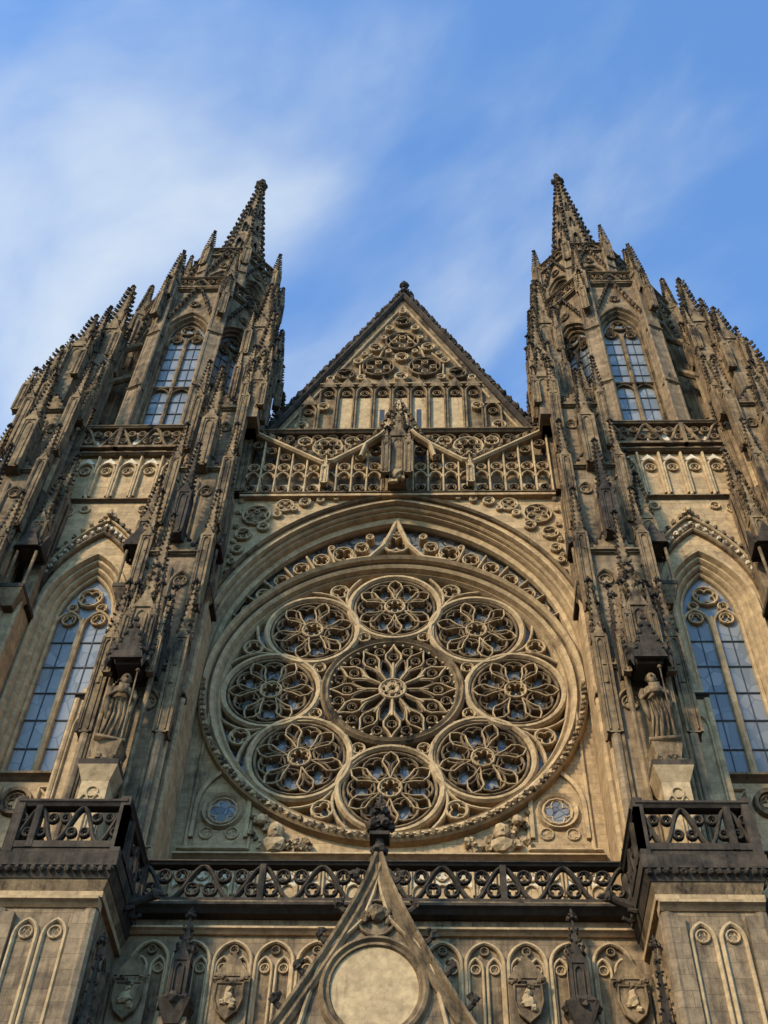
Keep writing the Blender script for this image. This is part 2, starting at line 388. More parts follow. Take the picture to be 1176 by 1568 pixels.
for s in(-1,1):
    for (x,z,r,n) in [(2.35,40.05,.5,4),(3.3,39.65,.40,4),(4.15,39.1,.38,4),(4.95,38.35,.36,4),(5.65,37.5,.34,3),(6.2,36.55,.3,3),(6.65,35.6,.26,3),(7.0,34.7,.18,3),(1.55,40.5,.34,3),(1.2,41.2,.2,3),(2.9,40.45,.17,3),(1.9,39.9,.16,3)]:
        foil(TR,s*x,z,r,n,.08,yR+.1,y1,rot=PI/4)
    for (x,z) in [(2.85,39.9),(3.75,39.45),(4.6,38.75),(5.35,37.95),(5.95,37.1),(6.45,36.1)]:
        a=math.atan2(z-RC,x)
        rib(TR,[(s*(x-.45*math.cos(a)),z-.45*math.sin(a)),(s*(x+.5*math.cos(a)),z+.5*math.sin(a))],.11,yR+.09,y1)
    x=s*5.85;z=26.45
    prof(TR,circ(x,z,.62,24),[(-.1,yR+.02),(0,yR-.1),(.08,yR-.16),(.16,yR+.02)],True)
    GR.add([(x+.6*math.cos(q*PI/8),yR-.012,z+.6*math.sin(q*PI/8)) for q in range(16)],[tuple(range(16))])
    foil(TR,x,z,.56,4,.09,yR-.1,yR,rot=0)
    prof(TR,archpath(x,25.35,26.6,.95,1.6,7),[(-.08,yR),(-.08,yR-.14),(.06,yR-.16),(.08,yR)])
    foil(TR,x-.45,25.55,.25,3,.06,yR-.08,yR+.01); foil(TR,x+.45,25.55,.25,3,.06,yR-.08,yR+.01)
    rib(TR,[(s*6.95,24.9),(s*6.95,31)],.16,yR-.12,yR+.01)
    rib(TR,[(s*4.75,24.95),(s*7.2,24.95)],.14,yR-.12,yR+.01)
    rib(TR,[(s*4.78,24.9),(s*4.78,26.2)],.12,yR-.12,yR+.01)
    bx=s*3.85
    blob(TR,bx,yR-.25,25.45,.30,10,7,.06,1,1.15)
    blob(TR,bx,yR-.2,25.0,.42,9,5,.15,.6,.8)
    blob(TR,bx,yR-.52,25.4,.07,5,3,.1)
    blob(TR,bx+s*.55,yR-.3,25.9,.2,8,6,.08)
    for q in range(44):
        u=random.uniform(-1.2,.95)
        blob(TR if q%3 else MD,bx+s*u,yR-random.uniform(.02,.2),25.05+random.uniform(-.2,.2)+max(0,u+.5)*random.uniform(0,1.0),random.uniform(.07,.16),6,4,.45)
string(TR,-7.3,7.3,yR-.02,24.55,.18,.2,.05)
for i in range(20):
    x=-6.9+i*.726
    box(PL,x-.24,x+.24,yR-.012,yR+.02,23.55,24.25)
    rib(TR,[(x-.3,23.2),(x-.3,24.35),(x+.3,24.35),(x+.3,23.2)],.09,yR-.12,yR+.01)
    foil(TR,x,23.95,.24,3,.06,yR-.1,yR+.01,rot=PI/2)
    rib(TR,archpath(x,22.0,23.3,.25,.3,4),.07,yR-.1,yR+.01)
for s in(-1,1):
    for (x,y,r,zt) in [(7.72,.35,.13,34),(7.92,-.02,.15,35.5),(8.1,-.3,.12,34)]:
        shaft(ST,s*x,y,20.5,zt,r)
        for zz in(22.8,zt-.1): shaft(TR,s*x,y,zz,zz+.3,r*1.6)
for s in(-1,1):
    for (x,z,r,n) in [(6.35,41.7,.68,4),(5.1,42.35,.45,4),(6.8,40.4,.4,3),(5.95,40.9,.3,3),(4.2,42.6,.3,3),(6.95,39.4,.28,3),(3.5,42.75,.2,3),(2.8,42.85,.13,3),(5.4,41.75,.22,3),(7.1,38.6,.2,3),(4.65,42.1,.16,3)]:
        foil(TR,s*x,z,r,n,.1,yW-.2,yW+.01,rot=PI/4)
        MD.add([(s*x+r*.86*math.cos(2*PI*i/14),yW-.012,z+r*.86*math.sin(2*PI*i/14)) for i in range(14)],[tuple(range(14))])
        if r>.4:
            for k in range(4): foil(TR,s*x+r*.45*math.cos(k*PI/2),z+r*.45*math.sin(k*PI/2),r*.2,3,.04,yW-.13,yW+.01)
    for zz in(42.8,42.0,41,40,39,38):
        blob(TR,s*7.2,yW-.05,zz,.15,6,4,.3)
string(MD,-7.3,7.3,yW-.0,43.0,.12,.34)
# openwork gallery with raking W parapet and central ogee
yG=-.3
box(MD,-7.25,7.25,.9,1.15,43.0,48.0)
box(ST,-7.25,7.25,yG,1.0,42.86,43.0)
string(MD,-7.25,7.25,yG,47.75,.2,.16,.4)
def wz(x):
    x=abs(x)
    return 48.0-x*(2.9/3.4) if x<3.4 else 45.1+(x-3.4)*(2.7/3.8)
pp=[(7.2-14.4*i/28,wz(7.2-14.4*i/28)) for i in range(29)]
rib(TR,pp,.26,yG-.22,yG+.3)
for s in(-1,1):
    crockline(MD,(s*3.4,45.4),(0,48.3),yG-.1,.5,.15)
    crockline(MD,(s*3.4,45.4),(s*7.2,48.0),yG-.1,.5,.15)
    rib(TR,[(s*1.75,45.3),(s*1.55,46.3),(s*.9,47.0),(s*.4,47.8),(s*.15,48.8),(0,49.9)],.2,yG-.5,yG-.1)
    crockline(MD,(s*1.2,46.9),(s*.15,49.7),yG-.35,.42,.14)
for i in range(20):
    x=-6.84+i*.72; zt=wz(x)-.25
    rib(TR,[(x+.36,43.2),(x+.36,wz(x+.36)-.1)],.10,yG,yG+.3)
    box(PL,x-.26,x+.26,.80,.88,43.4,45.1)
    rib(TR,arch(x,44.3,.3,.4,5),.09,yG+.02,yG+.28)
    foil(MD,x,43.45,.26,3,.06,yG+.02,yG+.28,rot=PI/2)
    r=min(.3,(zt-44.7)*.45)
    if r>.14: foil(TR,x,44.75+r*1.1,r,4,.06,yG+.03,yG+.28,rot=PI/4)
    if zt-45.6>.5: foil(MD,x,zt-.38,.27,3,.065,yG+.04,yG+.28,rot=PI/2)
    g=47.7-wz(x)
    if g>.5:
        foil(MD,x,47.7-min(.32,g*.4),min(.3,g*.4),3,.065,yG+.03,yG+.28,rot=-PI/2)
for s in(-1,1):
    foil(TR,s*3.4,46.55,.78,6,.11,yG-.08,yG+.3)
    for k in range(6):
        foil(MD,s*3.4+.43*math.cos(k*PI/3),46.55+.43*math.sin(k*PI/3),.2,3,.05,yG,yG+.28)
    for dx in(-1.15,1.15): foil(TR,s*3.4+dx,47.1,.38,4,.08,yG,yG+.28)
    for dx in(-1.9,1.9): foil(MD,s*3.4+dx,47.35,.22,3,.06,yG,yG+.28)
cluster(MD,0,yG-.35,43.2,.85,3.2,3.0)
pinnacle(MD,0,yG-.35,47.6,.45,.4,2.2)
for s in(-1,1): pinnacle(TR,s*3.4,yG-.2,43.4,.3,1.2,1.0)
blob(TR,0,yG-.75,43.35,.3,9,5,.3)
for k in range(10): blob(TR,.3*math.cos(k),yG-.7,43.2+.25*math.sin(k*1.3),.13,6,4,.4)

# ================================================================== central gable
yg=1.5
GA=64.5
def ghw(z): return 6.5*(GA-z)/(GA-50.9)
MD.add([(-ghw(47),yg,47),(ghw(47),yg,47),(0,yg,GA),(-ghw(47),yg+.7,47),(ghw(47),yg+.7,47),(0,yg+.7,GA)],[(0,1,2),(3,5,4),(0,2,5,3),(1,4,5,2)])
for s in(-1,1):
    rib(DK,[(s*ghw(48),48),(0,GA+.2)],.34,yg-.3,yg+.9)
    crockline(DK,(s*(ghw(48.2)+.4),48.2),(s*.4,GA+.1),yg+.1,.72,.27)
finial(DK,0,yg+.1,GA,.85); blob(DK,0,yg+.1,GA+.5,.45,8,5,.3); blob(DK,0,yg+.1,GA+1.7,.3,8,5,.3)
for i in range(11):
    x=-4.9+i*.98
    zt=min(53.9,GA-(abs(x)+.5)*(GA-50.9)/6.5-1.0)
    if zt<50.5: continue
    if abs(i-5)<4:
        box(TR,x-.36,x+.36,yg-.06,yg+.01,50.2,zt-.5)
        if abs(i-5)==1:
            LD.add([(x-.13,yg-.07,50.2),(x+.13,yg-.07,50.2),(x+.13,yg-.07,zt-1.6),(x-.13,yg-.07,zt-1.6)],[(0,1,2,3)])
    rib(MD,archpath(x,49,zt-.2,.42,.6,5),.12,yg-.3,yg)
    foil(MD,x,zt-.2,.26,3,.07,yg-.2,yg,rot=PI/2)
    gablet(MD,x,yg-.3,zt+.3,.42,.9,.2); octa(DK,x,yg-.25,zt+1.3,.1,.1,.2)
rib(TR,[(-ghw(54.6)+.3,54.6),(ghw(54.6)-.3,54.6)],.12,yg-.26,yg+.01)
for (x,z,r,n) in [(0,59.0,1.0,4),(-1.3,56.3,.95,4),(1.3,56.3,.95,4),(0,61.3,.5,3),(-3.1,55.6,.55,3),(3.1,55.6,.55,3),(0,57.3,.42,3),(0,55.3,.4,3),(-1.5,58.35,.42,3),(1.5,58.35,.42,3),(-2.45,56.9,.3,3),(2.45,56.9,.3,3),(-.75,60.5,.28,3),(.75,60.5,.28,3),(0,62.4,.25,3),(4.1,52.4,.35,3),(-4.1,52.4,.35,3),(5.15,50.6,.4,3),(-5.15,50.6,.4,3),(-2.2,55.2,.28,3),(2.2,55.2,.28,3),(-3.9,55.1,.25,3),(3.9,55.1,.25,3),(-2.1,57.65,.2,3),(2.1,57.65,.2,3),(-.75,57.9,.2,3),(.75,57.9,.2,3),(-1.05,59.4,.2,3),(1.05,59.4,.2,3)]:
    foil(TR if r<.45 else MD,x,z,r,n,.11,yg-.3,yg+.01,rot=PI/4)
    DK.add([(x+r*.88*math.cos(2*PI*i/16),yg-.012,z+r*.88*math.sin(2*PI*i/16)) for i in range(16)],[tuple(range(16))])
    if r>.8:
        for k in range(4): foil(TR,x+.47*math.cos(k*PI/2),z+.47*math.sin(k*PI/2),.2,3,.05,yg-.24,yg+.01)
for s in(-1,1):
    rib(TR,[(s*(ghw(49)-.55),49),(s*.0,63.3)],.12,yg-.16,yg+.01)
    rib(TR,[(s*.0,60.2),(s*1.1,58.2),(s*1.3,57.3)],.1,yg-.2,yg+.01)
    rib(TR,[(s*2.3,55.4),(s*2.35,56.8),(s*1.7,57.8)],.1,yg-.2,yg+.01)

# ================================================================== statues
def statue_mesh():
    m=MB(); seg=28
    zs=[0,.05,.4,.8,1.2,1.55,1.8,2.05,2.18,2.27]
    ra=[.38,.40,.33,.29,.29,.27,.32,.33,.20,.10]
    vs=[];fs=[]
    for i,(z,r) in enumerate(zip(zs,ra)):
        for k in range(seg):
            a=2*PI*k/seg; fold=1+(.16 if z<1.5 else .06)*math.sin(7*a+z*1.4+.6*math.sin(3*a))
            vs.append((r*fold*math.cos(a)+.05*math.sin(z*1.5),r*.75*fold*math.sin(a),z))
    for i in range(len(zs)-1):
        for k in range(seg):
            k2=(k+1)%seg; fs.append((i*seg+k,i*seg+k2,(i+1)*seg+k2,(i+1)*seg+k))
    fs.append(tuple(range((len(zs)-1)*seg,len(zs)*seg)))
    m.add(vs,fs)
    tube(m,[(0,0,2.2),(0,-.01,2.4)],[.09,.085])
    blob(m,0,-.02,2.50,.165,12,9,.03,1.1,1.25)
    tube(m,[(0,-.19,2.54),(0,-.24,2.49),(0,-.2,2.46)],[.02,.035,.03],6)
    blob(m,0,-.13,2.36,.10,8,6,.15,.8,1.3)
    blob(m,0,.03,2.58,.17,10,6,.12,1.1,.9)
    for s in(-1,1): blob(m,s*.165,0,2.48,.035,6,4,.1)
    for s in(-1,1):
        tube(m,[(s*.30,0,2.08),(s*.38,-.02,1.85),(s*.38,-.12,1.62),(s*.22,-.34,1.68),(s*.12,-.38,1.74)],[.11,.11,.09,.07,.055])
        blob(m,s*.11,-.40,1.75,.065,7,5,.1)
        for f in range(4): tube(m,[(s*.10,-.41,1.77+f*.03),(s*.02,-.46,1.77+f*.03),(s*.0,-.44,1.76+f*.03)],[.018,.016,.012],5)
        tube(m,[(s*.38,-.1,1.62),(s*.35,-.14,1.2),(s*.3,-.12,.8)],[.1,.08,.02])
    for k in range(5):
        a=-.9+k*.45
        tube(m,[(.3*math.sin(a),-.26*math.cos(a),1.6),(.32*math.sin(a)+.06,-.3*math.cos(a),.9),(.4*math.sin(a),-.33*math.cos(a),.06)],[.03,.05,.045],6)
    box(m,-.16,.16,-.46,-.41,1.62,1.98)
    tube(m,[(.3,-.38,0.02),(.28,-.36,2.6)],[.025,.025],6); blob(m,.28,-.36,2.66,.07,6,4,.1)
    box(m,-.45,.45,-.4,.36,-.1,0)
    return m
stm=statue_mesh()
st_me=None
def place_statue(x,y,z,sc):
    global st_me
    if st_me is None:
        o=stm.obj('stone_statue',M_MD,None,True,1.0); st_me=o.data
    else:
        o=bpy.data.objects.new('stone_statue',st_me); scene.collection.objects.link(o)
    o.location=(x,y,z*ZS); o.scale=(sc,sc,sc*1.04); o.rotation_euler=(0,0,random.uniform(-.35,.35)); return o

def gargoyle(m,x,y,z,ang,s=1.0):
    old=m.M.copy(); m.M=old@Matrix.Translation((x,y,z))@Matrix.Rotation(ang,4,'Z')@Matrix.Scale(s,4)
    tube(m,[(0,.5,0),(0,0,0),(0,-.5,.06),(0,-.95,.16),(0,-1.2,.26)],[.24,.27,.22,.15,.16],9)
    blob(m,0,-1.3,.3,.2,9,6,.15)
    tube(m,[(0,-1.35,.33),(0,-1.6,.28),(0,-1.72,.2)],[.12,.09,.03],6)
    tube(m,[(0,-1.3,.2),(0,-1.55,.12)],[.08,.03],6)
    for q in(-1,1):
        octa(m,q*.13,-1.2,.52,.05,.06,.14)
        m.add([(q*.15,-.7,.1),(q*.2,.2,.15),(q*.65,.3,.75),(q*.55,-.2,.6),(q*.2,-.5,.3)],[(0,1,2,3,4)])
        tube(m,[(q*.2,-.1,-.1),(q*.3,-.5,-.3),(q*.25,-.75,-.25)],[.12,.09,.07],6)
    m.M=old

def buttress(xa,xb,inner=True):
    c=(xa+xb)/2; w=(xb-xa)
    tiers=[(19.5,29.6,.40,-3.3),(29.6,36.2,.52,-2.75),(36.2,42.6,.6,-2.05),(42.6,48.4,.66,-1.35)]
    for (z0,z1,ins,yf) in tiers:
        a=w/2-ins
        box(MBk,c-a,c+a,yf,2.0,z0,z1)
        string(MD,c-a-.08,c+a+.08,yf,z1-.3,.22,.22)
        MD.add([(c-a,yf,z1),(c+a,yf,z1),(c+a,yf+.8,z1+.9),(c-a,yf+.8,z1+.9),(c-a,yf+.8,z1),(c+a,yf+.8,z1)],[(0,1,2,3),(0,3,4),(1,5,2),(2,5,4,3)])
        for s in(-1,1):
            rib(MD,archpath(c+s*a*.46,z0+.5,z1-1.9,a*.36,a*.6,5),.13,yf-.14,yf+.01)
            foil(MD,c+s*a*.46,z1-1.75,a*.26,3,.07,yf-.1,yf+.01,rot=PI/2)
            shaft(MBk,c+s*a,yf,z0,z1-.3,.17); shaft(ST,c+s*(a+.02),yf+.55,z0,z1-.2,.15); shaft(MBk,c+s*(a+.02),yf+1.25,z0,z1-.1,.15)
            shaft(MD,c+s*a,yf,z1-1.0,z1-.7,.25)
        shaft(MBk,c,yf-.03,z0,z1-1,.12)
        for s in(-1,1):
            zz=z0+.4
            for yy in(yf+.9,yf+2.0):
                old=MD.M.copy()
                MD.M=old@Matrix.Translation((c+s*a,yy,0))@Matrix.Rotation(s*PI/2,4,'Z')
                rib(MD,archpath(0,zz,z1-1.4,.36,.55,4),.11,-.1,.01)
                MD.M=old
        gablet(MD,c,yf-.12,z1-.25,a*.95,1.5,.5); crockline(DK,(c-a*.9,z1-.2),(c,z1+1.3),yf-.1,.32,.11); crockline(DK,(c+a*.9,z1-.2),(c,z1+1.3),yf-.1,.32,.11)
    for s in(-1,1):
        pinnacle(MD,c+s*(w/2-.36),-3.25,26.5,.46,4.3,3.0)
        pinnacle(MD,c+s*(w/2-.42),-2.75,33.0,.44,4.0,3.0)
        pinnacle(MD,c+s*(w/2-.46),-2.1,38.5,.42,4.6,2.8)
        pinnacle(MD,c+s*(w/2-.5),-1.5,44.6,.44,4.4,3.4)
        pinnacle(MD,c+s*(w/2-.3),.1,43.5,.42,4.6,2.4)
    pinnacle(DK,c,-3.2,36.6,.5,2.6,3.6)
    pinnacle(MD,c,-2.3,42.2,.62,3.6,4.2)
    y=-4.25
    box(TR,c-.42,c+.42,y-.42,y+.9,19.6,23.6); frust(TR,c,y,23.6,24.1,.42,.42,.62,.6)
    for s in(-1,1): rib(TR,archpath(c+s*.2,20.6,22.8,.15,.3,4),.06,y-.49,y-.41)
    box(DK,c-.62,c+.62,y-.6,y+.9,24.1,24.3)
    foil(TR,c,23.2,.2,4,.05,y-.48,y-.4)
    for i in range(14):
        a=2*PI*i/14; blob(MD,c+.47*math.cos(a),y+.42*math.sin(a),24.4+.15*(i%2),.15,6,4,.4)
    frust(MD,c,y,24.5,25.2,.35,.35,.5,.45)
    for s in(-1,1):
        shaft(MD,c+s*.68,y+.35,20.5,29.0,.1)
        pinnacle(MD,c+s*.74,y-.1,28.2,.24,1.6,2.0)
        pinnacle(DK,c+s*.72,y+.55,28.6,.24,2.2,2.2)
    frust(DK,c,y,28.35,28.9,.42,.42,.64,.6); box(DK,c-.64,c+.64,y-.6,y+1,28.9,29.15)
    for k in range(4):
        olds=DK.M.copy(); DK.M=olds@Matrix.Translation((c,y,0))@Matrix.Rotation(k*PI/2,4,'Z')
        gablet(DK,0,-.72,28.4,.56,1.9,.14); crockline(DK,(-.5,28.6),(0,30.3),-.72,.3,.09); crockline(DK,(.5,28.6),(0,30.3),-.72,.3,.09)
        octa(DK,-.6,-.68,28.3,.09,.09,.3)
        DK.M=olds
    pinnacle(MD,c,y,29.2,.7,2.0,2.4); pinnacle(MD,c,y+.25,31.3,.44,2.0,3.6)
    for s in(-1,1): pinnacle(MD,c+s*.44,y-.3,29.2,.25,1.5,1.6)

def sidepier(x0):
    c=x0
    box(ST,c-.40,c+.40,-2.1,.2,19.6,29.4)
    string(TR,c-.46,c+.46,-2.1,22.9,.2,.15)
    ST.add([(c-.4,-2.1,29.4),(c+.4,-2.1,29.4),(c+.4,-1.1,31.0),(c-.4,-1.1,31.0),(c-.4,-1.1,29.4),(c+.4,-1.1,29.4)],[(0,1,2,3),(0,3,4),(1,5,2)])
    string(DK,c-.5,c+.5,-2.12,29.1,.2,.16)
    for s in(-1,1): shaft(ST,c+s*.40,-2.1,19.6,29.1,.12)
    rib(TR,archpath(c,23.4,27.9,.25,.45,4),.1,-2.2,-2.08)
    box(ST,c-.32,c+.32,-1.3,.2,29.4,35.0)
    for s in(-1,1): shaft(ST,c+s*.3,-1.32,30.2,35,.12)
    frust(MD,c,-1.5,34.3,35.1,.22,.2,.48,.45); box(DK,c-.5,c+.5,-1.98,0,35.1,35.3)
    for s in(-1,1): shaft(MD,c+s*.4,-1.8,35.3,37.4,.07)
    frust(DK,c,-1.5,37.5,37.9,.35,.35,.55,.5)
    for k in range(4):
        olds=DK.M.copy(); DK.M=olds@Matrix.Translation((c,-1.5,0))@Matrix.Rotation(k*PI/2,4,'Z')
        gablet(DK,0,-.58,37.5,.5,1.3,.12); DK.M=olds
    pinnacle(MD,c,-1.45,37.9,.55,1.5,3.3)
    pinnacle(MD,c,-.7,38.0,.5,4.2,3.2)
    box(MBk,c-.3,c+.3,-.7,.3,35,42.5)

def towerfront(c):
    x0,x1=c-2.6,c+2.6
    wall_arch(ST,x0,x1,19.5,42.8,0,c,27.6,35.9,1.85,3.4,20)
    prof(TR,archpath(c,27.6,35.9,1.85,3.4,12),[(.06,-.02),(.0,-.16),(-.12,-.12),(-.17,.02),(-.2,.13),(-.32,.09),(-.38,.2),(-.42,.33),(-.52,.3),(-.58,.4),(-.66,.75)])
    MD.add([(c-1.85,-.25,27.4),(c+1.85,-.25,27.4),(c+1.3,.7,28.2),(c-1.3,.7,28.2)],[(0,1,2,3)])
    string(MD,x0,x1,-.0,27.2,.3,.3)
    lancet(TR,GW,LD,c,27.9,35.9,1.24,2.6,.5,.15,1.35)
    rib(MD,arch(c,36.3,2.1,4.2,12),.16,-.26,.02)
    rib(TR,arch(c,36.15,2.5,5.3,12),.12,-.2,.02)
    for p in arch(c,36.1,2.3,4.75,15)[1:-1]:
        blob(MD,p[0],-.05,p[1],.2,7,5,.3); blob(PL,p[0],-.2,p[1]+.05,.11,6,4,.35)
    for p in arch(c,36.15,2.62,5.5,13)[1:-1]: blob(MD,p[0],-.15,p[1],.13,6,4,.35)
    finial(TR,c,-.2,41.3,.45)
    for s in(-1,1):
        for (dx,z,r) in[(2.15,42.1,.36),(1.35,42.25,.26),(2.3,41.2,.25)]:
            foil(TR,c+s*dx,z,r,3,.08,-.12,.01)
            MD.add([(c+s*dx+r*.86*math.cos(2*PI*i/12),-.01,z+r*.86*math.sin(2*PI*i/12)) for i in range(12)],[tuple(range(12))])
        shaft(ST,c+s*2.45,-.1,20.5,37.0,.14); shaft(ST,c+s*2.15,-.03,27.7,36.0,.09)
        pinnacle(MD,c+s*2.42,-.1,37,.3,2.2,2.2)
    string(MD,x0,x1,0,42.75,.16,.22)
    box(ST,x0,x1,.15,1.5,42.8,48.3)
    for i in range(5):
        xx=x0+.52+i*1.04
        rib(TR,archpath(xx,43.3,45.3,.4,.55,6),.13,-.05,.17)
        foil(TR,xx,45.25,.27,3,.07,0,.17,rot=PI/2)
        rib(TR,[(xx+.52,43.1),(xx+.52,46.3)],.14,-.1,.17)
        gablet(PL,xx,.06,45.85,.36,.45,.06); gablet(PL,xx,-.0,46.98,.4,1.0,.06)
    box(MBk,x0,x1,.04,.14,46.6,48.2)
    string(MD,x0,x1,-.05,46.4,.13,.14)
    balustrade(MD,x0,x1,-.3,46.7,48.5,6,.2)
    for s in(-1,1):
        rib(TR,[(c+s*.7,26.9),(c+s*2.3,26.9),(c+s*2.3,25.1),(c+s*.7,25.1)],.13,-.14,.01,True)
        rib(TR,[(c+s*.7,26.9),(c+s*2.3,25.1)],.1,-.1,.01)
        rib(TR,[(c+s*.7,25.1),(c+s*2.3,26.9)],.1,-.09,.01)
    prof(MD,circ(c,26.3,.5,20),[(-.12,.0),(-.08,-.2),(.06,-.22),(.1,0)],True)
    foil(MD,c,26.3,.38,4,.08,-.14,.01)
    string(DK,x0,x1,0,24.2,.2,.25)
    for i in range(5): rib(TR,archpath(x0+.52+i*1.04,20.6,23.2,.4,.5,5),.1,-.1,.01)

def octstorey(cx,cy,ap,z0,z1,whw,zb,zs,rise,strip,pt,gz,transom=None,ws=.13,extra=True):
    fw=ap*math.tan(PI/8)
    base=ST.M.copy()
    for k in range(8):
        setM(base@Matrix.Translation((cx,cy,0))@Matrix.Rotation(k*PI/4,4,'Z'))
        wall_arch(MBk,-fw,fw,z0,z1,-ap,0,zb,zs,whw+.22,rise+.25,12)
        prof(MD,archpath(0,zb,zs,whw+.22,rise+.25,8),[(.12,-ap+.01),(.1,-ap-.14),(0,-ap-.12),(-.06,-ap+.06),(-.14,-ap+.1),(-.26,-ap+.5)])
        lancet(MD,GW,LD,0,zb,zs,whw,rise,-ap+.3,ws,1.1,transom)
        MD.add([(-whw-.2,-ap-.1,zb-.15),(whw+.2,-ap-.1,zb-.15),(whw,-ap+.55,zb+.3),(-whw,-ap+.55,zb+.3)],[(0,1,2,3)])
        for s in(-1,1):
            rib(MD,[(s*fw*.86,zs+rise*.6),(0,gz)],.14,-ap-.3,-ap+.02)
            crockline(DK,(s*fw*.86,zs+rise*.6),(0,gz),-ap-.25,.42,.13)
            shaft(MBk,s*(fw-.42),-ap-.05,z0,z1-.4,.09,6)
        foil(MD,0,zs+rise+ (gz-zs-rise)*.36,min(.32,(gz-zs-rise)*.28),3,.08,-ap-.15,-ap+.01,rot=PI/2)
        finial(DK,0,-ap-.2,gz,.36)
        string(MD,-fw,fw,-ap,z1-.25,.22,.25)
        setM(base@Matrix.Translation((cx,cy,0))@Matrix.Rotation(k*PI/4+PI/8,4,'Z'))
        rr=ap/math.cos(PI/8)
        box(MBk,-strip/2,strip/2,-rr-strip*.45,-rr+.3,z0,z1)
        for s in(-1,1): shaft(MBk,s*strip*.5,-rr-strip*.4,z0,z1-.2,.1,6)
        for zz in(z0+(z1-z0)*.33,z0+(z1-z0)*.66):
            string(MD,-strip*.6,strip*.6,-rr-strip*.45,zz,.2,.14)
            gablet(MD,0,-rr-strip*.6,zz+.2,strip*.5,strip*1.2,.2)
        pinnacle(MD,0,-rr-strip*.35,z1-1.6,strip*.9,2.2,pt)
        if extra: pinnacle(MD,0,-rr-strip*1.0,z1-4.2,strip*.5,2.4,pt*.55)
    setM(base)

